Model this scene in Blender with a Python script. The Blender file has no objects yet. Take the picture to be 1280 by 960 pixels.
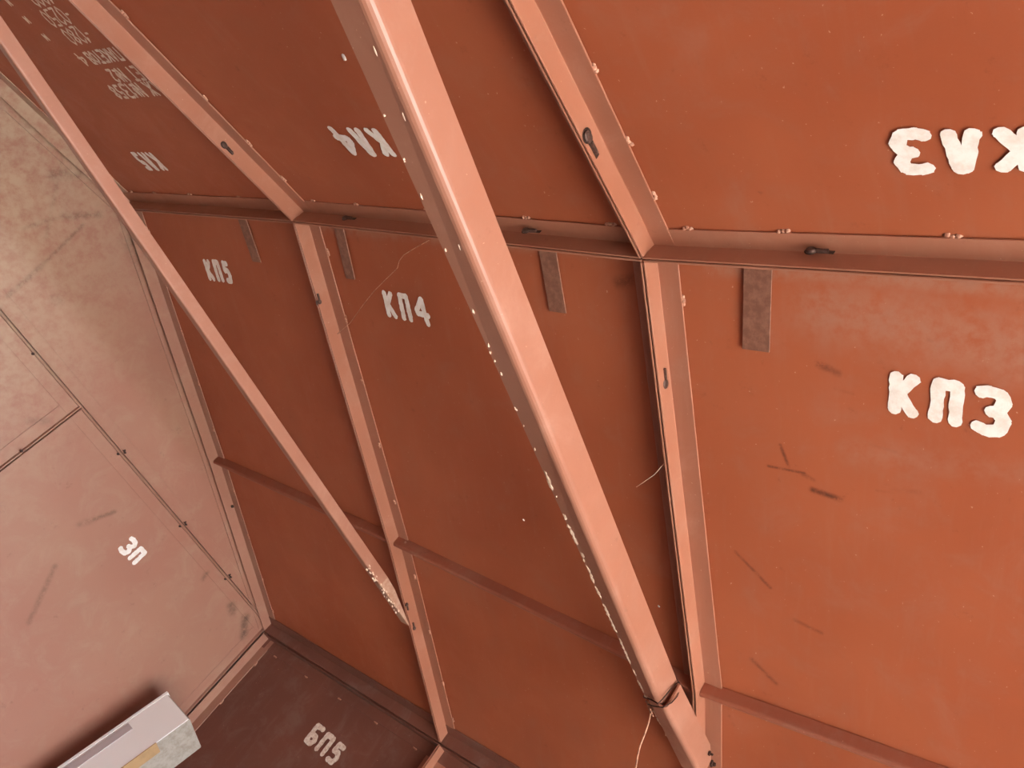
import bpy, bmesh, math, random
from mathutils import Vector, Matrix
random.seed(7)
V = Vector
S = bpy.context.scene
COL = S.collection

# ------------------------------------------------------------------ camera
cam = bpy.data.cameras.new('camera')
cam.sensor_width = 36.0
cam.lens = 36.0 * 1002.0 / 1280.0
cam.clip_start = 0.02
co = bpy.data.objects.new('camera', cam)
COL.objects.link(co)
R0, R1, R2 = V((.310296, -.762330, .567951)), V((.748637, -.172249, -.640213)), V((.585883, .623845, .517260))
m = Matrix((R0, -R1, -R2)).transposed().to_4x4()
m.translation = V((-.71896, -2.71721, 1.39044))
co.matrix_world = m
S.camera = co

# ------------------------------------------------------------------ world, sun, daylight portal, exposure
w = bpy.data.worlds.new('sky')
S.world = w
w.use_nodes = True
bg = w.node_tree.nodes['Background']
bg.inputs[0].default_value = (.86, .92, 1.0, 1)
bg.inputs[1].default_value = 6.0
sun = bpy.data.lights.new('sun', 'SUN')
sun.energy = 14.0
sun.angle = math.radians(.6)
sun.color = (1, .95, .87)
so = bpy.data.objects.new('sun', sun)
so.rotation_euler = (math.radians(30), 0, math.radians(-14))
COL.objects.link(so)
pl = bpy.data.lights.new('doorway_portal', 'AREA')
pl.shape = 'RECTANGLE'
pl.size, pl.size_y = 2.8, 1.9
pl.cycles.is_portal = True
po = bpy.data.objects.new('doorway_portal', pl)
po.location = (0, -5.02, .96)
po.rotation_euler = (math.radians(90), 0, 0)
COL.objects.link(po)
S.view_settings.view_transform = 'Standard'
S.view_settings.look = 'None'
S.view_settings.exposure = 1.76
S.view_settings.gamma = 1.0
S.view_settings.use_curve_mapping = False

# ------------------------------------------------------------------ materials
def srgb(r, g, b):
    f = lambda c: ((c / 255 + .055) / 1.055) ** 2.4 if c / 255 > .04045 else c / 255 / 12.92
    return (f(r), f(g), f(b), 1)


class NT:
    def __init__(s, name):
        s.m = bpy.data.materials.new(name)
        s.m.use_nodes = True
        s.t = s.m.node_tree
        s.b = s.t.nodes['Principled BSDF']
        s.pos = s.t.nodes.new('ShaderNodeNewGeometry').outputs['Position']

    def n(s, kind, **kw):
        o = s.t.nodes.new(kind)
        for k, v in kw.items():
            setattr(o, k, v)
        return o

    def put(s, sock, v):
        if isinstance(v, (int, float)):
            sock.default_value = v
        elif isinstance(v, (tuple, list, Vector)):
            sock.default_value = v
        else:
            s.t.links.new(v, sock)

    def math(s, op, a, b=0.0, clamp=False):
        o = s.n('ShaderNodeMath', operation=op, use_clamp=clamp)
        s.put(o.inputs[0], a)
        s.put(o.inputs[1], b)
        return o.outputs[0]

    def noise(s, scale, detail=4, rough=.6, vec=None, stretch=None, off=(0, 0, 0), dist=0.0):
        o = s.n('ShaderNodeTexNoise')
        mp = s.n('ShaderNodeMapping')
        s.put(mp.inputs[0], vec or s.pos)
        mp.inputs[1].default_value = off
        if stretch:
            mp.inputs[3].default_value = stretch
        s.put(o.inputs['Vector'], mp.outputs[0])
        o.inputs['Scale'].default_value = scale
        o.inputs['Detail'].default_value = detail
        o.inputs['Roughness'].default_value = rough
        o.inputs['Distortion'].default_value = dist
        return o.outputs['Fac']

    def ramp(s, f, lo, hi, a=0.0, b=1.0):
        o = s.n('ShaderNodeMapRange')
        o.interpolation_type = 'SMOOTHSTEP'
        s.put(o.inputs['Value'], f)
        for k, v in (('From Min', lo), ('From Max', hi), ('To Min', a), ('To Max', b)):
            o.inputs[k].default_value = v
        return o.outputs[0]

    def mix(s, f, a, b):
        o = s.n('ShaderNodeMix', data_type='RGBA')
        s.put(o.inputs[0], f)
        s.put(o.inputs[6], a)
        s.put(o.inputs[7], b)
        return o.outputs[2]

    def seg(s, a, b, r, soft=1.0):
        """mask around the segment a-b (world coordinates), radius r"""
        a, b = V(a), V(b)
        d = b - a
        L2 = max(d.length_squared, 1e-8)
        pa = s.n('ShaderNodeVectorMath', operation='SUBTRACT')
        s.put(pa.inputs[0], s.pos)
        pa.inputs[1].default_value = a
        dt = s.n('ShaderNodeVectorMath', operation='DOT_PRODUCT')
        s.put(dt.inputs[0], pa.outputs[0])
        dt.inputs[1].default_value = d / L2
        t = s.math('ADD', dt.outputs['Value'], 0.0, clamp=True)
        sc = s.n('ShaderNodeVectorMath', operation='SCALE')
        sc.inputs[0].default_value = d
        s.put(sc.inputs['Scale'], t)
        df = s.n('ShaderNodeVectorMath', operation='DISTANCE')
        s.put(df.inputs[0], pa.outputs[0])
        s.put(df.inputs[1], sc.outputs[0])
        return s.ramp(df.outputs['Value'], r * (1 - soft), r, 1.0, 0.0)

    def segs(s, lst):
        cur = None
        for a, b, r, k in lst:
            q = s.math('MULTIPLY', s.seg(a, b, r), k)
            cur = q if cur is None else s.math('MAXIMUM', cur, q)
        return cur

    def bump(s, h, strength, dist=.002):
        o = s.n('ShaderNodeBump')
        o.inputs['Strength'].default_value = strength
        o.inputs['Distance'].default_value = dist
        s.put(o.inputs['Height'], h)
        s.t.links.new(o.outputs[0], s.b.inputs['Normal'])


def paint(name, base, alt, dust, dust_amt=.35, rough=.42, spec=.5, marks=None, mark_col=(.035, .018, .012, 1), speck=True, pale=None):
    k = NT(name)
    big = k.noise(1.7, 3, .55)
    c = k.mix(k.ramp(big, .35, .68), base, alt)
    mid = k.noise(9, 6, .7, off=(3, 1, 2), dist=.6)
    c = k.mix(k.math('MULTIPLY', k.ramp(mid, .45, .75), dust_amt), c, dust)
    streak = k.noise(14, 5, .65, stretch=(.35, 3.0, .35), off=(5, 5, 5))
    c = k.mix(k.math('MULTIPLY', k.ramp(streak, .5, .8), dust_amt * .55), c, dust)
    dark = k.noise(26, 8, .75, off=(9, 2, 7))
    c = k.mix(k.math('MULTIPLY', k.ramp(dark, .60, .74), .35), c, tuple(x * .35 for x in base[:3]) + (1,))
    if speck:
        sp = k.noise(160, 2, .5)
        c = k.mix(k.ramp(sp, .735, .77, 0, .55), c, (.62, .38, .27, 1))
    if marks:
        mk = k.segs(marks)
        brk = k.ramp(k.noise(45, 6, .8, off=(1, 8, 3)), .30, .60)
        c = k.mix(k.math('MULTIPLY', mk, brk), c, mark_col)
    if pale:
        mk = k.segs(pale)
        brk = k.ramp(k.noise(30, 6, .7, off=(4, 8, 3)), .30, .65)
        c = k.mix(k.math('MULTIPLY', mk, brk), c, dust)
    k.put(k.b.inputs['Base Color'], c)
    k.put(k.b.inputs['Roughness'], k.ramp(mid, .3, .75, rough - .06, rough + .16))
    k.b.inputs['Specular IOR Level'].default_value = spec
    h = k.math('ADD', k.math('MULTIPLY', k.noise(220, 3, .6), .35), k.noise(7, 2, .5, off=(2, 2, 9)))
    k.bump(h, .10, .004)
    return k.m


def plain(name, col, rough=.6, metal=0.0, spec=.4, var=None, scale=40, bump=0.0):
    k = NT(name)
    c = col
    if var:
        c = k.mix(k.ramp(k.noise(scale, 6, .7), .38, .66), col, var)
    k.put(k.b.inputs['Base Color'], c)
    k.b.inputs['Roughness'].default_value = rough
    k.b.inputs['Metallic'].default_value = metal
    k.b.inputs['Specular IOR Level'].default_value = spec
    if bump:
        k.bump(k.noise(scale * 2, 4, .6), bump, .002)
    return k.m


DUST = (.42, .22, .155, 1)
roof_marks = [((.346, -2.21, 2.328), (.384, -2.225, 2.317), .006, .9), ((.393, -2.188, 2.314), (.391, -2.254, 2.316), .005, .9),
              ((.393, -2.25, 2.314), (.400, -2.27, 2.312), .008, .6), ((.420, -2.268, 2.307), (.426, -2.315, 2.306), .010, 1),
              ((.393, -2.375, 2.316), (.380, -2.49, 2.32), .006, .9), ((.384, -2.40, 2.316), (.378, -2.44, 2.32), .010, .6), ((.380, -2.52, 2.32), (.378, -2.55, 2.32), .005, .8),
              ((.184, -2.275, 2.375), (.194, -2.305, 2.371), .012, .8), ((.222, -2.30, 2.363), (.226, -2.33, 2.363), .007, .7),
              ((.60, -2.12, 2.25), (.66, -2.19, 2.236), .007, .6), ((.86, -2.15, 2.18), (.90, -2.2, 2.17), .01, .5), ((.72, -2.24, 2.22), (.73, -2.29, 2.22), .008, .4),
              ((.31, -2.36, 2.34), (.315, -2.40, 2.34), .006, .4), ((.065, -1.95, 2.40), (.08, -1.90, 2.40), .02, .5), ((.20, -1.6, 2.36), (.24, -1.66, 2.35), .02, .3)]
roof_pale = [((.03, -2.10, 2.42), (.03, -3.2, 2.42), .035, .8), ((.09, -2.28, 2.40), (.12, -2.55, 2.40), .09, .6), ((.02, -1.02, 2.42), (.02, -1.9, 2.42), .03, .55),
             ((.33, -2.34, 2.33), (.30, -2.62, 2.33), .05, .35)]
M_roof = paint('red_oxide_roof_paint', (.41, .116, .052, 1), (.355, .090, .038, 1), DUST, .20, .50, .35, roof_marks, (.06, .02, .012, 1), True, roof_pale)
M_frame = paint('red_oxide_frame_paint', (.39, .163, .102, 1), (.355, .140, .084, 1), (.50, .28, .20, 1), .35, .40, .55)
M_dull = paint('dull_stiffener_paint', (.33, .105, .060, 1), (.28, .085, .05, 1), (.36, .2, .15, 1), .4, .5, .4)
wall_marks = [((.034, .02, 1.953), (.013, .02, 2.094), .014, .7), ((.013, .02, 2.094), (-.023, .02, 2.269), .010, .6), ((-.106, .02, 2.113), (-.075, .02, 2.232), .012, .5),
              ((-.075, .02, 2.232), (-.02, .02, 2.33), .02, .6), ((-.215, .02, 2.50), (-.19, .02, 2.55), .05, .55), ((-.19, .02, 2.28), (-.16, .02, 2.345), .03, .6),
              ((-.34, .02, 2.31), (-.32, .02, 2.34), .025, .4), ((-.016, .02, 2.404), (.05, .02, 2.40), .05, .6), ((.10, .02, 2.36), (.19, .02, 2.36), .05, .5),
              ((.123, .02, 2.055), (.128, .02, 2.06), .03, .4), ((.385, .02, 1.76), (.42, .02, 1.80), .02, .4), ((.83, .02, 1.765), (.80, .02, 1.70), .014, .7), ((.80, .02, 1.70), (.78, .02, 1.66), .02, .4),
              ((.837, .02, 1.52), (.93, .02, 1.35), .016, .5), ((1.5, .02, 1.85), (1.53, .02, 1.84), .03, .8), ((1.60, .02, 1.86), (1.66, .02, 1.81), .03, .9), ((1.3, .02, 1.86), (1.31, .02, 1.84), .02, .6),
              ((-.05, .02, 2.15), (-.30, .02, 2.42), .012, .35), ((.42, .02, 1.60), (.45, .02, 1.55), .03, .35)]
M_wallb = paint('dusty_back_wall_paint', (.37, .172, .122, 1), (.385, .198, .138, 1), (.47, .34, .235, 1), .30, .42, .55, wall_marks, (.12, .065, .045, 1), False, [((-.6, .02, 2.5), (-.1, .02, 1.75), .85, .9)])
M_wallr = paint('brown_wall_paint_eave_shade', (.19, .068, .045, 1), (.15, .055, .038, 1), (.24, .15, .12, 1), .6, .45, .5)
M_strap = plain('grimy_steel_strap', (.20, .088, .058, 1), .5, .0, .5, (.29, .135, .092, 1), 60, .2)
M_white = plain('worn_white_stencil_paint', (.95, .93, .90, 1), .7, 0, .3, (.82, .76, .70, 1), 38)
M_white2 = plain('thin_grey_stencil_paint', (.88, .80, .70, 1), .8, 0, .3, (.66, .50, .40, 1), 90)
M_dark = plain('dark_steel_and_hole_shade', (.025, .014, .011, 1), .5, .2, .5, (.08, .04, .03, 1), 120)
M_pin = plain('blackened_pin_steel', (.09, .055, .045, 1), .42, .5, .6, (.16, .10, .085, 1), 150)
M_weld = plain('weld_bead', (.58, .32, .22, 1), .55, 0, .5, (.36, .14, .085, 1), 120, .4)
M_flake = plain('old_pale_paint_flakes', (.85, .68, .54, 1), .8, 0, .3, (.6, .42, .3, 1), 160)
M_wire = plain('copper_wire', (.60, .32, .20, 1), .45, .2, .5, (.30, .14, .09, 1), 90)
M_plast = plain('glossy_white_plastic', (.92, .92, .91, 1), .35, 0, .5)
M_plast2 = plain('scuffed_grey_board', (.46, .43, .38, 1), .7, 0, .3, (.34, .30, .25, 1), 25, .1)
M_card = plain('brown_tape', (.50, .33, .17, 1), .6, 0, .3, (.42, .28, .15, 1), 20)
M_lilac = plain('lilac_grey_plastic', (.50, .45, .46, 1), .4, 0, .5)
M_floor = plain('concrete_floor', (.11, .10, .09, 1), .8, 0, .3, (.08, .075, .07, 1), 6, .3)
M_yard = plain('sunlit_concrete_yard', (.50, .46, .40, 1), .9, 0, .2, (.42, .38, .33, 1), 3, .3)

# ------------------------------------------------------------------ helpers
def link(name, me, mat=None, parent=None, bevel=0.0, smooth=False):
    o = bpy.data.objects.new(name, me)
    COL.objects.link(o)
    if parent:
        o.parent = parent
    if mat:
        me.materials.append(mat)
    if smooth:
        for p in me.polygons:
            p.use_smooth = True
    if bevel:
        b = o.modifiers.new('bevel', 'BEVEL')
        b.width = bevel
        b.segments = 2
        b.limit_method = 'ANGLE'
        b.angle_limit = math.radians(40)
    return o


def empty(name, label=None, cat=None, group=None, kind=None, loc=(0, 0, 0)):
    o = bpy.data.objects.new(name, None)
    o.empty_display_size = .05
    o.location = loc
    COL.objects.link(o)
    tag(o, label, cat, group, kind)
    return o


def tag(o, label=None, cat=None, group=None, kind=None):
    for k, v in (('label', label), ('category', cat), ('group', group), ('kind', kind)):
        if v:
            o[k] = v
    return o


class MB:
    def __init__(s):
        s.v, s.f = [], []

    def add(s, vs, fs):
        n = len(s.v)
        s.v += [tuple(x) for x in vs]
        s.f += [tuple(i + n for i in f) for f in fs]

    def prism(s, prof0, prof1, caps=True):
        n = len(prof0)
        fs = [(i, (i + 1) % n, n + (i + 1) % n, n + i) for i in range(n)]
        if caps:
            fs += [tuple(range(n - 1, -1, -1)), tuple(range(n, 2 * n))]
        s.add(list(prof0) + list(prof1), fs)

    def box(s, c, x, y, z):
        "centre and three half-axis vectors"
        c, x, y, z = V(c), V(x), V(y), V(z)
        a = [c - x - y - z, c + x - y - z, c + x + y - z, c - x + y - z]
        s.prism(a, [q + 2 * z for q in a])

    def tube(s, pts, r, n=6, r1=None):
        pts = [V(p) for p in pts]
        rings = []
        up = V((.13, .37, .92)).normalized()
        for i, p in enumerate(pts):
            d = (pts[min(i + 1, len(pts) - 1)] - pts[max(i - 1, 0)]).normalized()
            a = d.cross(up).normalized()
            b = d.cross(a)
            rr = r if r1 is None else r + (r1 - r) * i / (len(pts) - 1)
            rings.append([p + rr * (math.cos(t) * a + math.sin(t) * b) for t in [2 * math.pi * k / n for k in range(n)]])
        vs = [q for ring in rings for q in ring]
        fs = []
        for i in range(len(rings) - 1):
            for k in range(n):
                fs.append((i * n + k, i * n + (k + 1) % n, (i + 1) * n + (k + 1) % n, (i + 1) * n + k))
        fs += [tuple(range(n - 1, -1, -1)), tuple((len(rings) - 1) * n + k for k in range(n))]
        s.add(vs, fs)

    def blob(s, c, rx, ry, rz, j=.25, n=6):
        "low bumpy half-dome-like lump with axes given as vectors"
        c, rx, ry, rz = V(c), V(rx), V(ry), V(rz)
        vs = []
        for h, q in ((0, 1.0), (.55, .8), (.9, .4)):
            for k in range(n):
                t = 2 * math.pi * k / n
                g = q * random.uniform(1 - j, 1 + j)
                vs.append(c + rx * math.cos(t) * g + ry * math.sin(t) * g + rz * h)
        vs.append(c + rz)
        fs = []
        for i in range(2):
            for k in range(n):
                fs.append((i * n + k, i * n + (k + 1) % n, (i + 1) * n + (k + 1) % n, (i + 1) * n + k))
        fs += [(2 * n + k, 2 * n + (k + 1) % n, 3 * n) for k in range(n)]
        s.add(vs, fs)

    def build(s, name, mat, parent=None, bevel=0.0, smooth=False):
        me = bpy.data.meshes.new(name)
        me.from_pydata(s.v, [], s.f)
        bm = bmesh.new()
        bm.from_mesh(me)
        bmesh.ops.recalc_face_normals(bm, faces=bm.faces)
        bm.to_mesh(me)
        bm.free()
        return link(name, me, mat, parent, bevel, smooth)


D = .045   # depth of the angle legs: lips stand this far off the sheet
T = .0038  # steel thickness


def wob(x, y, z):
    return .0009 * math.sin(3.1 * x + 4.3 * y + 1) + .0006 * math.sin(9.1 * x - 5.2 * y + 3 * z)


def sheet(parent, name, rows, O, mat, extu=(0, 0), extv=(0, 0), nu=12, nv=6):
    """rows: list of (point at start, point at end) lip points; sheet lies at lip + O"""
    O = V(O)
    pts = []
    rows = [(V(a), V(b)) for a, b in rows]
    rr = []
    for i in range(len(rows) - 1):
        for k in range(nv):
            t = k / nv
            rr.append((rows[i][0].lerp(rows[i + 1][0], t), rows[i][1].lerp(rows[i + 1][1], t)))
    rr.append(rows[-1])
    if extv[0]:
        d = (rr[0][0] - rr[1][0]).normalized() * extv[0]
        rr.insert(0, (rr[0][0] + d, rr[0][1] + d))
    if extv[1]:
        d = (rr[-1][0] - rr[-2][0]).normalized() * extv[1]
        rr.append((rr[-1][0] + d, rr[-1][1] + d))
    N = O.normalized()
    us = [i / nu for i in range(nu + 1)]
    L = (rr[0][1] - rr[0][0]).length
    if extu[0]:
        us.insert(0, -extu[0] / L)
    if extu[1]:
        us.append(1 + extu[1] / L)
    for j, (a, b) in enumerate(rr):
        for u in us:
            p = a.lerp(b, u) + O
            edge = max(0, min(1, u * (1 - u) * 8)) * (0 if j in (0, len(rr) - 1) else 1)
            pts.append(p + N * (wob(*p) * edge))
    n = len(us)
    fs = [(j * n + i, j * n + i + 1, (j + 1) * n + i + 1, (j + 1) * n + i) for j in range(len(rr) - 1) for i in range(n - 1)]
    me = bpy.data.meshes.new(name)
    me.from_pydata([tuple(p) for p in pts], [], fs)
    o = link(name, me, mat, parent, smooth=True)
    sd = o.modifiers.new('thickness', 'SOLIDIFY')
    sd.thickness = .0015
    sd.use_rim = False
    # grow away from the room
    nrm = (V(pts[1]) - V(pts[0])).cross(V(pts[n]) - V(pts[0]))
    sd.offset = 1.0 if nrm.dot(O) > 0 else -1.0
    return o


def angle(parent, path, I, O, mat=None, width=.045, gap=.0015, s0=.0, s1=.0, flat=True, name='edge_angle'):
    """steel angle along a lip path; I = direction into the panel, O = lip-to-sheet vector"""
    path = [V(p) for p in path]
    I, O = V(I).normalized(), V(O)
    N = O.normalized()
    path[0] = path[0] + (path[1] - path[0]).normalized() * s0
    path[-1] = path[-1] + (path[-2] - path[-1]).normalized() * s1
    d = O.length - .0006
    tk = min(T, O.length * .12)
    prof = [(gap, 0), (gap + T, 0), (gap + T, d - tk), (gap + width, d - tk), (gap + width, d), (gap, d)]
    if not flat:
        prof = [(gap, 0), (gap + T, 0), (gap + T, d), (gap, d)]
    mb = MB()
    n = len(prof)
    vs, fs = [], []
    for k, p in enumerate(path):
        a = path[max(k - 1, 0)]
        b = path[min(k + 1, len(path) - 1)]
        t = (b - a).normalized()
        Ik = (I - t * I.dot(t)).normalized()
        vs += [p + Ik * i + N * h for i, h in prof]
    for k in range(len(path) - 1):
        fs += [(k * n + i, k * n + (i + 1) % n, (k + 1) * n + (i + 1) % n, (k + 1) * n + i) for i in range(n)]
    fs += [tuple(range(n - 1, -1, -1)), tuple((len(path) - 1) * n + i for i in range(n))]
    mb.add(vs, fs)
    return mb.build(name, mat or M_frame, parent, bevel=.0012)


def welds(parent, items):
    """items: (position on the sheet side, along vector, out vector, length)"""
    mb = MB()
    for p, al, out, ln in items:
        al, out = V(al).normalized(), V(out).normalized()
        sd = al.cross(out)
        for q in range(3):
            c = V(p) + al * (q - 1) * ln * .33 + sd * random.uniform(-.0015, .0015)
            mb.blob(c, al * ln * .26, sd * .0045, out * random.uniform(.003, .0055))
    if mb.v:
        o = mb.build('weld_bead', M_weld, parent, smooth=True)
        o['kind'] = 'stuff'


# ------------------------------------------------------------------ stencilled letters (flat paint strokes)
G = {
    'К': (.52, [[(0, 0), (0, 1)], [(.06, .48), (.5, 1)], [(.1, .52), (.52, 0)]]),
    'П': (.52, [[(0, 0), (.02, 1), (.5, 1), (.52, 0)]]),
    'Л': (.52, [[(0, 0), (.2, 1), (.32, 1), (.52, 0)], [(.14, .62), (.38, .62)], [(.18, .85), (.34, .85)]]),
    '3': (.58, [[(-.06, .97), (.14, 1.03), (.44, 1.0), (.56, .80), (.42, .54), (.24, .5)], [(.42, .52), (.60, .28), (.48, 0), (.16, -.04), (-.06, .04)]]),
    '4': (.66, [[(.62, -.04), (.50, .45), (.44, 1.0), (-.02, .50), (.02, .36), (.76, .34)]]),
    '5': (.48, [[(.48, .98), (.08, 1), (.05, .58), (.36, .6), (.5, .36), (.4, .02), (.02, .02)]]),
    'Б': (.5, [[(.50, 1.02), (0, 1), (0, 0), (.36, 0), (.5, .24), (.38, .46), (0, .48)]]),
    'Г': (.42, [[(0, 0), (0, 1), (.42, 1)]]),
    'А': (.5, [[(0, 0), (.25, 1), (.5, 0)], [(.1, .35), (.4, .35)]]),
    'Р': (.45, [[(0, 0), (0, 1), (.4, 1), (.45, .72), (.36, .5), (0, .48)]]),
    'Ж': (.7, [[(.35, 0), (.35, 1)], [(0, 0), (.35, .5), (.7, 1)], [(0, 1), (.35, .5), (.7, 0)]]),
    '№': (.85, [[(0, 0), (0, 1), (.42, 0), (.42, 1)], [(.6, .5), (.72, .95), (.85, .5), (.72, .3), (.6, .5)], [(.58, .1), (.85, .1)]]),
    '1': (.2, [[(0, .75), (.18, 1), (.18, 0)]]),
    '2': (.45, [[(0, .8), (.2, 1), (.45, .8), (.4, .5), (0, 0), (.45, 0)]]),
    '8': (.45, [[(.22, .52), (.02, .75), (.22, 1), (.43, .75), (.22, .52), (0, .26), (.22, 0), (.45, .26), (.22, .52)]]),
    '0': (.42, [[(.21, 0), (0, .25), (0, .75), (.21, 1), (.42, .75), (.42, .25), (.21, 0)]]),
    'О': (.45, [[(.22, 0), (0, .25), (0, .75), (.22, 1), (.45, .75), (.45, .25), (.22, 0)]]),
    'Е': (.42, [[(.42, 1), (0, 1), (0, 0), (.42, 0)], [(0, .5), (.34, .5)]]),
    'Т': (.45, [[(0, 1), (.45, 1)], [(.22, 1), (.22, 0)]]),
    'В': (.45, [[(0, 0), (0, 1), (.35, .95), (.38, .58), (0, .52), (.42, .42), (.42, .05), (0, 0)]]),
    'С': (.42, [[(.42, .8), (.22, 1), (0, .75), (0, .25), (.22, 0), (.42, .2)]]),
    'М': (.55, [[(0, 0), (0, 1), (.27, .35), (.55, 1), (.55, 0)]]),
    '-': (.25, [[(0, .5), (.25, .5)]]),
    ' ': (.25, []),
}


def lettering(parent, text, org, rd, up, out, h, t=.22, adv=.34, mat=None, wscale=1.0, label=None, jit=.03, surf=None):
    """org: lower left corner of the first glyph box on the surface; rd/up unit vectors; out: towards the room"""
    org, rd, up, out = V(org), V(rd).normalized(), V(up).normalized(), V(out).normalized()
    mb = MB()
    x = 0.0
    lay = 0
    ch = 1 - t

    def place(p, lay):
        q = org + rd * (p[0] * h) + up * (p[1] * h)
        if surf:
            q.z = surf(q.x, q.y)
        return q + out * (.0018 + lay * .000012)

    for c in text:
        wd, strokes = G[c]
        for st in strokes:
            pts = [(x + t / 2 + a * wscale, t / 2 + b * ch) for a, b in st]
            for i in range(len(pts) - 1):
                lay += 1
                (ax, ay), (bx, by) = pts[i], pts[i + 1]
                L = math.hypot(bx - ax, by - ay)
                ux, uy = (bx - ax) / L, (by - ay) / L
                e0 = t * .16 if i == 0 else t * .1
                e1 = t * .16 if i == len(pts) - 2 else t * .1
                n = max(2, int(L / .07))
                lft, rgt = [], []
                for q in range(n + 1):
                    s = -e0 + (L + e0 + e1) * q / n
                    hw = t / 2 * random.uniform(1 - jit * 3, 1 + jit * 3)
                    if (q == 0 and i == 0) or (q == n and i == len(pts) - 2):
                        hw *= .9
                    j2 = random.uniform(-jit, jit) * .3
                    lft.append((ax + ux * s - uy * (hw + j2), ay + uy * s + ux * (hw + j2)))
                    rgt.append((ax + ux * s + uy * (hw - j2), ay + uy * s - ux * (hw - j2)))
                to3 = lambda p: place(p, lay)
                vs = [to3(p) for p in lft] + [to3(p) for p in rgt]
                mb.add(vs, [(k, k + 1, n + 2 + k, n + 1 + k) for k in range(n)])
                for (ax, ay) in ([(ax, ay)] if i else [(ax + ux * t * .10, ay + uy * t * .10)]) + ([(bx - ux * t * .10, by - uy * t * .10)] if i == len(pts) - 2 else []):
                    lay += 1
                    ring = [(ax + t * .5 * math.cos(a) * random.uniform(.93, 1.05), ay + t * .5 * math.sin(a) * random.uniform(.93, 1.05)) for a in [k * math.pi / 5 for k in range(10)]]
                    to3 = lambda p: place(p, lay)
                    mb.add([to3(p) for p in ring], [tuple(range(10))])
        x += wd * wscale + adv
    o = mb.build('lettering', mat or M_white, parent)
    tag(o, label)
    return o


def pin(parent, p, al, out, size=1.0, slot=True):
    """wedge pin driven through a keyhole in a leg: dark plate for the keyhole, round head, tail"""
    p, al, out = V(p), V(al).normalized(), V(out).normalized()
    sd = al.cross(out)
    mb = MB()
    ring = []
    r = .0105 * size
    for k in range(14):
        a = 2 * math.pi * k / 14
        ring.append(p + al * math.cos(a) * r + sd * math.sin(a) * r)
    mb.prism(ring, [q + out * .0006 for q in ring])
    c = p + al * .022 * size
    mb.box(c + out * .0004, al * .015 * size, sd * .0042 * size, out * .0005)
    k = mb.build('keyhole', M_dark, parent)  # dark plate laid on the leg paints the hole's shade, nothing is cut
    tag(k, 'thin dark plate standing in for a shaded keyhole slot')
    mb = MB()
    c0 = p + al * .001 + sd * .002
    prof = [(r * .72, 0), (r * .80, .003), (r * .62, .0055), (.0001, .0062)]
    n = 12
    vs, fs = [], []
    for rr, h in prof:
        for q in range(n):
            a = 2 * math.pi * q / n
            vs.append(c0 + out * (h + .0006) + al * math.cos(a) * rr * 1.1 + sd * math.sin(a) * rr * .9)
    for i in range(len(prof) - 1):
        for q in range(n):
            fs.append((i * n + q, i * n + (q + 1) % n, (i + 1) * n + (q + 1) % n, (i + 1) * n + q))
    mb.add(vs, fs)
    mb.box(c0 + al * .018 * size + out * .0035, al * .010 * size, sd * .0022, out * .0028)
    b = mb.build('wedge_pin', M_pin, parent, smooth=False)
    tag(b, 'blackened wedge pin locking two panel flanges')
    return b


# ------------------------------------------------------------------ lattice of panel joints (lip points), y = 0 is the back wall
NR = {0: (-.008, -.009, 2.388), 1: (-.018, -.979, 2.376), 2: (.007, -1.981, 2.380), 3: (-.006, -3.0, 2.404), 4: (0, -4.0, 2.40), 5: (0, -5.0, 2.40)}
NP = {0: (.922, -.002, 2.119), 1: (.944, -1.007, 2.120), 2: (.961, -2.036, 2.097), 3: (.921, -2.998, 2.154), 4: (.93, -4, 2.13), 5: (.93, -5, 2.13)}
NE = {0: (1.716, .005, 1.875), 1: (1.746, -1.021, 1.884), 2: (1.729, -2.0, 1.893), 3: (1.729, -3.0, 1.893), 4: (1.729, -4.0, 1.893), 5: (1.729, -5.0, 1.893)}
NL = {0: (-1.744, -.005, 1.945), 1: (-1.709, -.972, 1.830), 2: (-1.726, -1.988, 1.881), 3: (-1.729, -3.0, 1.893), 4: (-1.729, -4.0, 1.893), 5: (-1.729, -5.0, 1.893)}
Z = V((0, 0, 1))
OZ = V((0, 0, D))

# ------------------------------------------------------------------ ground and floor
fl = MB()
fl.box((0, -2.5, -.05), (1.85, 0, 0), (0, 2.62, 0), (0, 0, .05))
tag(fl.build('floor', M_floor), 'grey concrete floor of the steel garage', 'floor', kind='structure')
yd = MB()
yd.box((0, -13.2, -.07), (12, 0, 0), (0, 8.0, 0), (0, 0, .05))
tag(yd.build('yard', M_yard), 'sunlit concrete yard outside the open garage doors', 'ground', kind='structure')

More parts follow.
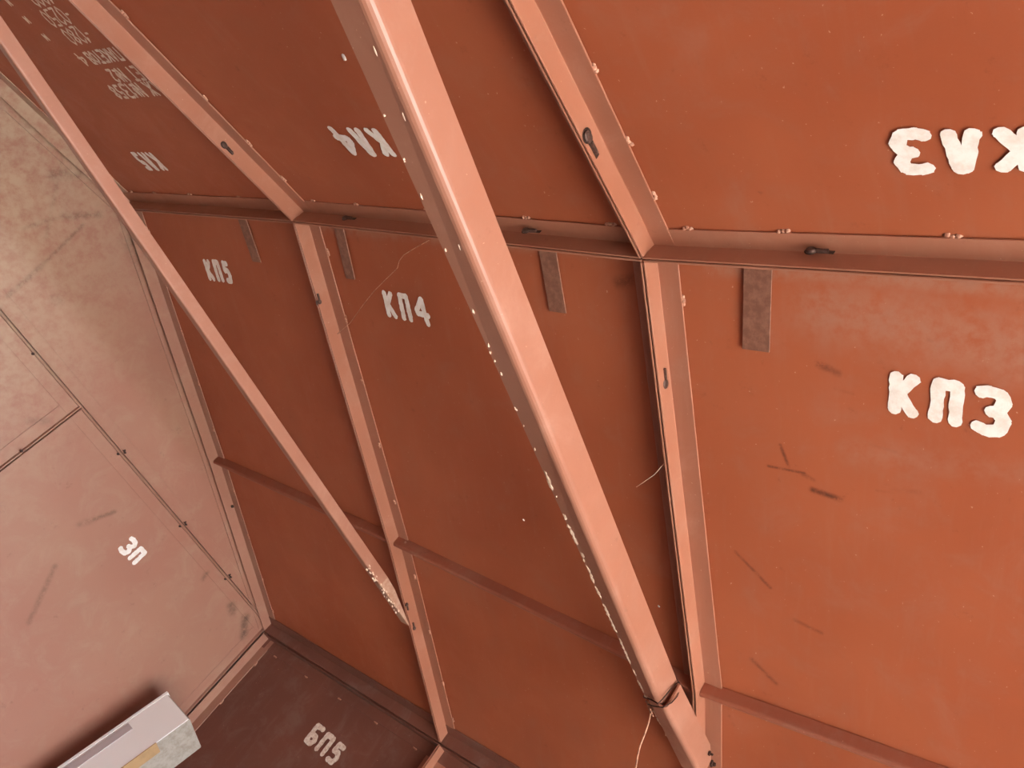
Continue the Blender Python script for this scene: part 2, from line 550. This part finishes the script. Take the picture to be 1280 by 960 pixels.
# ------------------------------------------------------------------ roof
roof = empty('ceiling', 'red oxide pitched roof of bolted steel panels', 'ceiling', kind='structure', loc=(0, 0, 0))
RP, LP = {}, {}
for k in range(5):
    e0 = .12 if k == 0 else 0
    e1 = .25 if k == 4 else 0
    # right slope
    rows = [(NR[k], NR[k + 1]), (NP[k], NP[k + 1]), (NE[k], NE[k + 1])]
    P = sheet(roof, 'roof_panel', rows, OZ, M_roof, (e0, e1), (0, .14))
    RP[k] = P
    IN = V((0, -1, 0))
    angle(P, [NR[k], NP[k], NE[k]], IN, OZ, M_wallb if k == 0 else None, s0=.006, s1=.006)
    angle(P, [NR[k + 1], NP[k + 1], NE[k + 1]], -IN, OZ, s0=.006, s1=.006)
    angle(P, [NR[k], NR[k + 1]], V((1, 0, -.28)), OZ * .985, s0=.002, s1=.002, flat=False)
    angle(P, [NE[k], NE[k + 1]], V((-1, 0, .28)), OZ * .985, M_wallr, s0=.002, s1=.002)  # dark wall paint here stands in for shade on the eave angle
    # left slope
    rows = [(NR[k], NR[k + 1]), (NL[k], NL[k + 1])]
    Q = sheet(roof, 'roof_panel', rows, OZ, M_roof, (e0, e1), (0, .14), nv=12)
    LP[k] = Q
    angle(Q, [NR[k], NL[k]], IN, OZ, M_wallb if k == 0 else None, s0=.006, s1=.006)
    angle(Q, [NR[k + 1], NL[k + 1]], -IN, OZ, s0=.006, s1=.006)
    angle(Q, [NR[k], NR[k + 1]], V((-1, 0, -.28)), OZ * .985, s0=.002, s1=.002)
    angle(Q, [NL[k], NL[k + 1]], V((1, 0, .28)), OZ * .985, s0=.002, s1=.002)
    # stiffeners: right slope at mid height, left slope the same
    for PP, A, B, sg in ((P, V(NP[k]), V(NP[k + 1]), 1), (Q, V(NR[k]).lerp(V(NL[k]), .56), V(NR[k + 1]).lerp(V(NL[k + 1]), .56), -1)):
        dx = V((.006 * sg, 0, -.0017))
        a, b = A + V((0, -.006, 0)) + dx, B + V((0, .006, 0)) + dx
        mb = MB()
        # channel pressed from sheet: upright web towards the ridge, rounded lower bend, flat flange
        prof = [(0, D - .0012), (0, .020), (.0010, .0165), (.0040, .0140), (.0080, .0135), (.012, .0150), (.012, .018), (.008, .0175), (.0048, .020), (.0048, D - .0012)]
        f = lambda c: [c + V((sg * i, 0, h - .28 * i)) for i, h in prof]
        mb.prism(f(a), f(b))
        mb.build('stiffener', M_dull, PP)

# ridge straps on the right slope
def strap(P, k, y0, y1, x1, x0=.008, yl=0.0):
    "flat strap lying on the sheet, from the ridge down the slope"
    def zat(x, y):
        t = (-y - k)
        a = V(NR[k]).lerp(V(NR[k + 1]), t)
        b = V(NP[k]).lerp(V(NP[k + 1]), t)
        s = (x - a.x) / (b.x - a.x)
        return a.z + (b.z - a.z) * s + D
    n = V((-.28, 0, -.96)).normalized()
    mb = MB()
    pts = [V((x0, y0, 0)), V((x0, y1, 0)), V((x1, y1 + yl, 0)), V((x1, y0 + yl, 0))]
    for q in pts:
        q.z = zat(q.x, q.y)
    up = [q + n * .003 for q in pts]
    dn = [q + n * .0062 for q in pts]
    mb.prism(up, dn)
    o = mb.build('ridge_strap', M_strap, P, bevel=.0006)
    tag(o, 'grimy brown steel strap welded below the ridge')


strap(RP[2], 2, -2.151, -2.199, .174, yl=.006)
strap(RP[2], 2, -2.75, -2.80, .174)
strap(RP[1], 1, -1.722, -1.764, .153, yl=-.008)
strap(RP[1], 1, -1.088, -1.122, .142, yl=.004)
strap(RP[0], 0, -.650, -.692, .133, yl=-.012)

# stencilled panel marks
nR = V((-.28, 0, -.96)).normalized()
nL = V((.28, 0, -.96)).normalized()


def zR(k, x, y):
    t = -y - k
    a = V(NR[k]).lerp(V(NR[k + 1]), t)
    b = V(NP[k]).lerp(V(NP[k + 1]), t)
    return a.z + (b.z - a.z) * (x - a.x) / (b.x - a.x) + D


def zL(k, x, y):
    t = -y - k
    a = V(NR[k]).lerp(V(NR[k + 1]), t)
    b = V(NL[k]).lerp(V(NL[k + 1]), t)
    return a.z + (b.z - a.z) * (x - a.x) / (b.x - a.x) + D


def txtR(k, s, x, y, h, xdy=0.0, **kw):
    "x,y: lower left corner of the text on the right slope, reading towards -y"
    z = zR(k, x, y)
    rd = V((xdy, -1, (zR(k, x, y - .1) - z) / .1))
    up = V((-1, 0, (zR(k, x - .1, y) - z) / .1))
    return lettering(RP[k], s, V((x, y, z)), rd, up, nR, h, surf=lambda a, b: zR(k, a, b), **kw)


def txtL(k, s, x, y, h, xdy=0.0, **kw):
    z = zL(k, x, y)
    rd = V((xdy, 1, (zL(k, x, y + .1) - z) / .1))
    up = V((1, 0, (zL(k, x + .1, y) - z) / .1))
    return lettering(LP[k], s, V((x, y, z)), rd, up, nL, h, surf=lambda a, b: zL(k, a, b), **kw)


txtR(2, 'КП3', .252, -2.384, .080, xdy=.05, t=.245, adv=.40, wscale=.66, label='large white stencilled КП3')
txtR(1, 'КП4', .232, -1.207, .076, xdy=.03, t=.20, adv=.39, wscale=.62, label='white stencilled КП4')
txtR(0, 'КП5', .222, -.362, .076, xdy=-.03, t=.24, adv=.38, wscale=.62, label='white stencilled КП5')
txtL(2, 'КЛ3', -.232, -2.556, .076, t=.25, adv=.37, wscale=.66, label='large worn white stencilled КЛ3, upside down')
txtL(1, 'КЛ4', -.275, -1.490, .080, xdy=-.06, t=.21, adv=.33, wscale=.54, label='white stencilled КЛ4, upside down')
txtL(0, 'КЛ5', -.220, -.490, .074, t=.22, adv=.29, wscale=.62, label='thin white stencilled КЛ5, upside down')
txtL(0, 'ГАРАЖ №1358', -.430, -.975, .045, t=.17, adv=.24, wscale=.95, mat=M_white2, label='first row of small white stencilled writing')
txtL(0, 'ПАКЕТ №2', -.470, -.955, .042, t=.17, adv=.26, mat=M_white2, label='second row of small white stencilled writing')
txtL(0, 'ВСЕГО ПАКЕТОВ 4', -.519, -.985, .038, t=.18, adv=.21, wscale=.93, mat=M_white2, label='third row of small white stencilled writing')
txtL(0, '-1280', -.578, -.800, .046, t=.12, adv=.18, mat=M_white2, label='tall thin white stencilled figures')
txtL(0, '-0250', -.625, -.800, .046, t=.12, adv=.18, mat=M_white2, label='tall thin white stencilled figures beside the rafter')
txtL(0, '-1800', -.672, -.810, .046, t=.12, adv=.18, mat=M_white2, label='tall thin white stencilled figures farthest from the ridge')
for x, y in ((-.577, -.580), (-.623, -.575), (-.668, -.575)):
    txtL(0, 'М', x, y, .022, t=.30, mat=M_white2, label='tiny white stencilled unit letter')

# wedge pins
sR = V((.93, 0, -.27))
pin(RP[1], (.191, -.9845 - .004, 2.319 + .004), sR * -1, (0, -1, 0), .8)
pin(RP[1], (1.168, -1.0145, 2.062), sR, (0, -1, 0), .75)
pin(RP[1], (1.266, -1.0155, 2.035), sR * -1, (0, -1, 0), .8)
pin(RP[2], (.250, -1.9935 - .003, 2.328), sR * -1, (0, -1, 0), 1.15)
pin(LP[1], (-.262, -.9825, 2.312), V((.93, 0, .27)), (0, -1, 0), 1.0)
pin(LP[2], (-.258, -1.9875, 2.316), V((.93, 0, .27)), (0, -1, 0), 1.15)
for y, z in ((-.671, 2.398), (-1.157, 2.394), (-1.713, 2.393), (-2.267, 2.400), (-2.80, 2.415)):
    k = int(-y)
    pin(LP[k], (-.0125 - (.006 if 1 == k else 0), y, z + .012), (0, -1, 0), (-1, 0, 0), .95)

# spot welds along the edges of the flat legs
def weld_row(P, A, B, ts, off, out, up):
    A, B = V(A), V(B)
    al = (B - A).normalized()
    welds(P, [(A.lerp(B, t) + V(off) + OZ, al, out, .020 * random.uniform(.7, 1.15)) for t in ts])


WT = [.055, .155, .255, .365, .47, .55, .62, .74, .86, .95]
o1 = nR * .004
for k in range(5):
    weld_row(RP[k], NR[k], NE[k], WT, V((0, -.050, 0)), nR, None)
    weld_row(LP[k], NR[k], NL[k], [.07, .135, .21, .33, .45, .57, .7, .85], V((0, -.048, 0)), nL, None)
    weld_row(LP[k], NR[k], NR[k + 1], [.08, .24, .47, .74, .93], V((-.047, 0, -.0135)), nL, None)

# ------------------------------------------------------------------ side walls
def wall_side(name, nodes, sg, lab):
    W = empty(name, lab, 'wall', kind='structure')
    O = V((sg * D, 0, 0))
    res = {}
    for k in range(5):
        a, b = V(nodes[k]), V(nodes[k + 1])
        a0, b0 = V((a.x, a.y, 0)), V((b.x, b.y, 0))
        P = sheet(W, 'wall_panel', [(a, b), (a0, b0)], O, M_wallr, (.06 if k == 0 else 0, 0), (.05, 0), nv=8)
        res[k] = P
        angle(P, [a, b], (0, 0, -1), O * .985, M_wallr, gap=.0015, s0=.002, s1=.002)
        angle(P, [a0, b0], (0, 0, 1), O, s0=.002, s1=.002)
        angle(P, [a, a0], (0, -1, 0), O, M_wallb if k == 0 else None, s0=.003, s1=.003)
        angle(P, [b, b0], (0, 1, 0), O, s0=.003, s1=.003)
        welds(P, [(a.lerp(b, t) + O + V((0, 0, -.048)), (0, 1, 0), (-sg, 0, 0), .018) for t in (.1, .3, .5, .7, .9)])
        welds(P, [(a.lerp(a0, t) + O + V((0, -.048, 0)), (0, 0, 1), (-sg, 0, 0), .018) for t in (.06, .16, .3, .5, .7)])
    return W, res


WR, WRP = wall_side('wall_right', NE, 1, 'dark brown right side wall of steel panels')
WL, WLP = wall_side('wall_left', NL, -1, 'brown left side wall of steel panels')
lettering(WRP[0], 'БП5', (1.7310 + D - .0022, -.500, 1.640), (.03, -1, -.06), (0, 0, 1), (-1, 0, 0), .082, t=.24, adv=.36, wscale=.85, mat=M_white2, label='worn grey stencilled БП5')

# ------------------------------------------------------------------ back wall
WB = empty('wall_back', 'pinkish brown back wall of steel panels under the gable', 'wall', kind='structure')
yB, zS = .022, 1.908
OB = V((0, .017, 0))
yl = yB - .017


def back_panel(x0, x1, z0, z1, bolts=True):
    A, B, C_, D_ = V((x0, yl, z1)), V((x1, yl, z1)), V((x1, yl, z0)), V((x0, yl, z0))
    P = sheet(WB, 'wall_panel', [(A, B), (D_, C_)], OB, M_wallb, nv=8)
    Od = V((0, D - .0008, 0))
    angle(P, [A, B], (0, 0, -1), OB * .96, M_wallb, s0=.003, s1=.003)
    angle(P, [D_, C_], (0, 0, 1), OB * .96, M_wallb, s0=.003, s1=.003)
    angle(P, [A, D_], (1, 0, 0), OB, M_wallb, s0=.003, s1=.003)
    angle(P, [B, C_], (-1, 0, 0), OB, M_wallb, s0=.003, s1=.003)
    return P


XR = 1.712
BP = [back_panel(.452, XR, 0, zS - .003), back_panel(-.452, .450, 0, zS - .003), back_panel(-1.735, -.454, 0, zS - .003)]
for P_, x in ((BP[0], 1.20), (BP[1], 0.05), (BP[1], -.2), (BP[2], -1.1)):
    pass
lettering(BP[0], 'ЗП'.replace('З', '3'), (.948, yB - .0012, 1.690), (1, 0, 0), (0, 0, 1), (0, -1, 0),   .066, t=.26, adv=.36, wscale=.8, label='small cream stencilled ЗП')
# unseen sheet added behind the joints to stop light leaking in
mb = MB()
oc = [(-1.83, 0), (1.83, 0), (1.83, 1.95), (0, NR[0][2] + D + .05), (-1.83, 1.99)]
mb.prism([V((x, yB + .003, z)) for x, z in oc], [V((x, yB + .005, z)) for x, z in oc])
mb.build('leak_stop_sheet', M_wallb, WB)
# gable
gm = MB()
zr = NR[0][2] + D
gv = [(-1.80, yB, zS), (1.80, yB, zS), (1.80, yB, NE[0][2] + D - .01), (NP[0][0], yB, NP[0][2] + D + .004), (0, yB, zr + .004), (-1.80, yB, NL[0][2] + D - .01)]
n = len(gv)
gm.prism([V(q) for q in gv], [V(q) + V((0, .0015, 0)) for q in gv])
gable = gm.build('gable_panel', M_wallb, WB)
angle(gable, [V((-1.73, yl, zS)), V((XR, yl, zS))], (0, 0, 1), OB, M_wallb, s0=.003, s1=.003)
# sloping cover strips of the gable along the roof
for Nn, sg in ((NE, 1), (NL, -1)):
    mb = MB()
    a = V((0, 0, NR[0][2] - .004))
    if sg > 0:
        seq = [V((0, 0, NR[0][2])), V((NP[0][0], 0, NP[0][2])), V((NE[0][0] - .02, 0, NE[0][2] + .006))]
    else:
        seq = [V((0, 0, NR[0][2])), V((NL[0][0] + .02, 0, NL[0][2] + .006))]
    for i in range(len(seq) - 1):
        p, q = seq[i], seq[i + 1]
        f = lambda c: [V((c.x, yB - .0006, c.z - .012)), V((c.x, yB - .0050, c.z - .012)), V((c.x, yB - .0050, c.z + .04)), V((c.x, yB - .0006, c.z + .04))]
        mb.prism(f(p), f(q))
    mb.build('cover_strip', M_wallb, gable, bevel=.001)
# bolts of the back wall seams
def bolt(parent, p, out, r=.006, mat=None):
    p, out = V(p), V(out).normalized()
    a = out.orthogonal().normalized()
    b = out.cross(a)
    mb = MB()
    h = [p + a * r * math.cos(t) + b * r * math.sin(t) for t in [k * math.pi / 3 for k in range(6)]]
    mb.prism(h, [q + out * .005 for q in h])
    s = [p + out * .005 + (q - p) * .5 for q in h]
    mb.prism(s, [q + out * .006 for q in s])
    o = mb.build('bolt', mat or M_dark, parent, bevel=.0006)
    return o


for x in (.664, 1.375, 1.05):
    bolt(BP[0], (x + .0, yl + .022, zS - .0075), (0, 0, -1))
    bolt(gable, (x + .01, yl + .012, zS + .0055), (0, 0, 1))
    bolt(BP[0], (x - .004, yl - .001, zS - .014), (0, -1, 0), .0045)
    bolt(gable, (x + .008, yl - .001, zS + .006), (0, -1, 0), .0045)
for x in (.213, -.25):
    bolt(BP[1], (x, yl - .001, zS - .012), (0, -1, 0), .005)
for z in (1.684, 1.25):
    bolt(BP[1], (.440, yl - .001, z), (0, -1, 0), .005)
bolt(RP[0], (1.133, -.0135, 2.083), (0, -1, 0), .006)
# torn paint tab at the gable edge
mb = MB()
mb.blob((.236, yl + .02, 2.372), (.016, 0, -.004), (.002, 0, .010), (0, -.010, 0), .3, 6)
tb = mb.build('paint_flake', M_flake, gable)
tag(tb, 'pale flaked chip on the gable edge')

# front wall with the open doorway
WF = empty('wall_front', 'front wall of the garage around the open doorway', 'wall', kind='structure')
yF = -5.03
for nm, vs in (('jamb_panel', [(-1.80, 0), (-1.40, 0), (-1.40, 1.90), (-1.80, 1.90)]), ('jamb_panel', [(1.40, 0), (1.80, 0), (1.80, 1.90), (1.40, 1.90)]),
               ('gable_panel', [(-1.80, 1.90), (1.80, 1.90), (1.80, 1.94), (0, 2.46), (-1.80, 1.94)])):
    mb = MB()
    mb.prism([V((x, yF, z)) for x, z in vs], [V((x, yF - .03, z)) for x, z in vs])
    mb.build(nm, M_roof, WF)

# ------------------------------------------------------------------ tie beams
def tie(name, label, x0, x1, yf, yb, zt, zb, zback, r=.010, cut=None, mat=None):
    """rolled angle across the garage: front leg (facing the doors) and bottom leg; z given as (a,b): z = a + b*x"""
    t = .004
    root = empty(name, label, 'beam', 'cross ties under the roof', loc=(0, yf, 0))
    def prof(x, k=0.0):
        zt_, zb_, zk = zt[0] + zt[1] * x, zb[0] + zb[1] * x, zback[0] + zback[1] * x
        pts = [V((x, yf, zt_))]
        # outer corner near (yf, zb_), bend radius r
        for a in range(0, 6):
            th = math.pi / 2 * a / 5
            pts.append(V((x, yf + r - r * math.cos(th), zb_ + r - r * math.sin(th))))
        pts.append(V((x, yb, zk)))
        inner = [V((x, yb, zk + t))]
        for a in range(5, -1, -1):
            th = math.pi / 2 * a / 5
            inner.append(V((x, yf + r - (r - t) * math.cos(th), zb_ + r - (r - t) * math.sin(th))))
        inner.append(V((x, yf + t, zt_)))
        return pts + inner
    return root, prof


def tie_mesh(root, prof, xs, name, mat):
    mb = MB()
    rings = [prof(x) for x in xs]
    n = len(rings[0])
    vs = [q - root.location for R in rings for q in R]
    fs = [(k * n + i, k * n + (i + 1) % n, (k + 1) * n + (i + 1) % n, (k + 1) * n + i) for k in range(len(xs) - 1) for i in range(n)]
    fs += [tuple(range(n - 1, -1, -1)), tuple((len(xs) - 1) * n + i for i in range(n))]
    mb.add(vs, fs)
    return mb.build(name, mat, root, bevel=0.0)


M_tie = paint('worn_tie_paint', (.38, .172, .115, 1), (.36, .155, .098, 1), (.52, .30, .22, 1), .35, .38, .6)
z0 = 2.4
big, bprof = tie('tie_beam', 'wide red-brown angle beam crossing the middle of the roof, edge flaking pale', 0, 0, -2.03, -1.975, (z0 - .3525, .0234), (z0 - .4135, .0160), (z0 - .4080, .0245), r=.013)
tie_mesh(big, bprof, [-1.30, -.6, 0, .5, .868], 'angle_bar', M_tie)
big2, bprof2 = tie('x', None, 0, 0, -2.045, -1.990, (z0 - .4168, .0881), (z0 - .4652, .0720), (z0 - .4388, .0531), r=.012)
bpy.data.objects.remove(big2)
o = tie_mesh(big, bprof2, [.85, .95, 1.10, 1.21], 'end_bar', M_tie)
tag(o, 'narrower inner bar reaching the rafter past the wire')
# bolt to the rafter
q = bolt(big, V((1.215, -2.046, 2.068)) - big.location, (0, -1, 0), .010, M_dark)
q = bolt(big, V((1.170, -2.046, 2.070)) - big.location, (0, -1, 0), .006, M_dark)
# pale flakes along the far lower edge
mb = MB()
for i in range(330):
    x = random.triangular(0, 1.15, .75) if i > 26 else random.uniform(-.6, .1)
    if math.sin(x * 47) + math.sin(x * 113 + 2) < random.uniform(-.9, .9):
        continue
    if x < .88:
        z = z0 - .4080 + .0245 * x
    else:
        z = z0 - .4270 + .05 * x
    s = random.uniform(.0012, .0050 if x > .1 else .0020)
    mb.blob(V((x, -1.977 - random.uniform(0, .004), z + .0005)) - big.location, V((s * random.uniform(1, 3.2), 0, 0)), V((0, s, 0)), V((0, -.0006, -.0030)), .5, 5)
for x, dy, s in ((-.53, .036, .0022), (-.455, .036, .0022), (-.28, .034, .002), (.02, .03, .002)):
    mb.blob(V((x, -1.977 - dy, z0 - .411 + .0245 * x)) - big.location, V((s * 2.4, 0, 0)), V((0, s * .6, 0)), V((0, 0, -.001)), .3, 5)
o = mb.build('paint_flakes', M_flake, big)
tag(o, 'pale flaking paint along the edge')
o['kind'] = 'stuff'

thin, tprof = tie('tie_beam', 'narrow pink-brown angle beam running down in front of the back wall', 0, 0, -1.02, -.985, (z0 - .3590, .0150), (z0 - .3893, .0121), (z0 - .3850, .0100), r=.004)
tie_mesh(thin, tprof, [-1.28, -.6, 0, .6, 1.02], 'angle_bar', M_tie)


def tprof2(x):
    P = tprof(x)
    k = max(0, (x - 1.06) / .175)
    zc = (z0 - .3893 + .0121 * x)
    return [V((q.x, q.y, zc + (q.z - zc) * (1 - .9 * min(k, 1)))) for q in P]


M_zinc = plain('bare_scraped_steel', (.42, .22, .15, 1), .5, .0, .5, (.50, .33, .24, 1), 50, .3)
o = tie_mesh(thin, tprof2, [1.02, 1.08, 1.14, 1.20, 1.235], 'end_plate', M_zinc)
tag(o, 'scraped paler end of the beam bolted to the rafter')
mb = MB()
for i in range(40):
    x = random.uniform(.93, 1.16)
    s = random.uniform(.0012, .003)
    mb.blob(V((x, -1.0205, z0 - .382 + random.uniform(-.004, .012))) - thin.location, V((s * 2, 0, 0)), V((0, 0, s)), V((0, -.001, 0)), .4, 5)
o = mb.build('paint_flakes', M_flake, thin)
o['kind'] = 'stuff'

# ------------------------------------------------------------------ wire bound round the big beam, loose thread, hairs
def xz(x, f):
    return z0 + f[0] + f[1] * x


wr = empty('binding_wire', 'thin wire bound round the wide beam near its lower end, tail hanging', 'wire', loc=(.84, -2.03, 2.0))
L0 = wr.location
mb = MB()
loop = [(.888, -1.970, 2.016), (.880, -1.976, 2.010), (.850, -2.005, 2.001), (.824, -2.034, 1.990), (.828, -2.0365, 2.003), (.842, -2.0345, 2.037), (.860, -2.034, 2.066), (.862, -2.022, 2.074)]
mb.tube([V(q) - L0 for q in loop], .0014, 5)
loop2 = [(.905, -1.972, 2.014), (.894, -1.985, 2.006), (.862, -2.015, 1.996), (.836, -2.042, 1.992), (.846, -2.049, 2.012), (.858, -2.048, 2.036), (.872, -2.038, 2.066), (.876, -2.022, 2.076)]
mb.tube([V(q) - L0 for q in loop2], .0013, 5)
o = mb.build('wire_loop', M_dark, wr, smooth=True)
tag(o, 'two dark turns of wire round the beam')
mb = MB()
tail = [(.906, -1.976, 2.016), (.918, -1.990, 2.010), (.906, -1.995, 1.993), (.908, -2.0, 1.976), (.919, -2.0, 1.953), (.926, -2.0, 1.930), (.940, -2.0, 1.913), (.968, -2.0, 1.890), (.99, -2.0, 1.86)]
mb.tube([V(q) - L0 for q in tail], .0019, 6)
for q in range(5):
    a = V((.885 + q * .007, -1.976, 2.014))
    mb.tube([a - L0, a + V((.012, -.012, -.010 - .004 * (q % 2))) - L0, a + V((.004, -.022, -.018)) - L0], .0017, 5)
o = mb.build('wire_tail', M_wire, wr, smooth=True)
tag(o, 'pale twisted end hanging free')


def thread(name, pts, r, label, mat=M_wire, cat='thread'):
    c = V(pts[0])
    mb = MB()
    mb.tube([V(p) - c for p in pts], r, 5)
    o = mb.build(name, mat, None, smooth=True)
    o.location = c
    tag(o, label, cat)
    return o


thread('loose_thread', [(.290, -1.004, 2.318), (.256, -1.064, 2.332), (.20, -1.135, 2.350), (.159, -1.191, 2.361), (.125, -1.245, 2.371), (.092, -1.299, 2.380), (.075, -1.310, 2.385), (.060, -1.329, 2.390), (.040, -1.375, 2.396), (.020, -1.425, 2.400)], .0008,
       'fine thread hanging across the panel marked КП4')
thread('cobweb_strand', [(.405, -1.995, 2.268), (.430, -1.975, 2.255), (.452, -1.95, 2.247), (.47, -1.93, 2.242)], .0006, 'tiny cobweb strand beside the rafter edge', M_flake, 'cobweb')
for i, (p, s, lb) in enumerate((((-.424, -1.548, 2.291), .007, 'round pale chip on the roof above the mark КЛ4'), ((.707, -1.558, 2.22), .004, 'small pale dash of paint on the lower part of the КП4 panel'),
                                ((.806, -1.935, 2.196), .004, 'small pale dot between the wide beam and the rafter'))):
    k = 1
    zz = (zL if p[0] < 0 else zR)(k, p[0], p[1])
    nn = nL if p[0] < 0 else nR
    c = V((p[0], p[1], zz)) + nn * .003
    mb = MB()
    mb.blob((0, 0, 0), V((s, 0, 0)), V((0, s * .7, 0)), nn * .002, .2, 8)
    o = mb.build('paint_chip', M_white, LP[1] if p[0] < 0 else RP[1])
    for v in o.data.vertices:
        v.co = v.co + c
    tag(o, lb)

# ------------------------------------------------------------------ white box leaning in the corner
C0 = V((-.71896, -2.71721, 1.39044))
K = .985
d = V((.2533, -.0600, .9655)).normalized()
a = V((-.1206, .9883, .0931)).normalized()
b = d.cross(a).normalized()
b = b if b.x > 0 else -b
P2 = C0 + (V((1.5, -.25378, 1.45289)) - C0) * K
wa, wb = .1729 * K, .1677 * K
Lb = (P2.z - .02) / d.z
base = P2 - d * Lb
wbx = empty('white_box', 'tall white board-sided box leaning in the far corner, cut off by the frame', 'box', loc=tuple(base))
loc = lambda q: V(q) - base


def slab(p, u, lu, v, lv, wv, lw, name, mat, bevel=.0, label=None):
    "box from corner p along unit vectors u,v,w"
    mb = MB()
    A = [loc(p), loc(p + u * lu), loc(p + u * lu + v * lv), loc(p + v * lv)]
    mb.prism(A, [q + wv * lw for q in A])
    o = mb.build(name, mat, wbx, bevel=bevel)
    if label:
        tag(o, label)
    return o


slab(P2 - d * Lb + b * .004, d, Lb, a, wa - .014, b, wb - .006, 'body', M_plast2, .002, 'scuffed pale core of the box')
slab(P2 - d * Lb - b * .002, d, Lb - .004, a, wa - .0138, b, .006, 'side_board', M_plast, .001, 'glossy white broad side')
slab(P2 - d * Lb - b * .003 + a * (wa - .0125), d, Lb + .003, a, .0125, b, wb * .8, 'edge_strip', M_plast, .0015, 'white edging strip along the side')
slab(P2 - d * Lb - a * .001 + b * .002, d, Lb - .003, b, wb - .004, a, .003, 'end_board', M_plast2, .001, 'greyish streaked narrow side')
# recess plate and brown tape
slab(P2 - d * (.165 * 1 + .5) - b * .0045 + a * (wa - .056), d, .5 + .012, a, .034, b, .003, 'lilac_plate', M_lilac, .004, 'lilac grey inset plate')
slab(P2 - d * .60 - a * .0035 - b * .0035, d, .475, b, .050, a, .004, 'brown_tape', M_card, .001, 'brown tape over the edge')
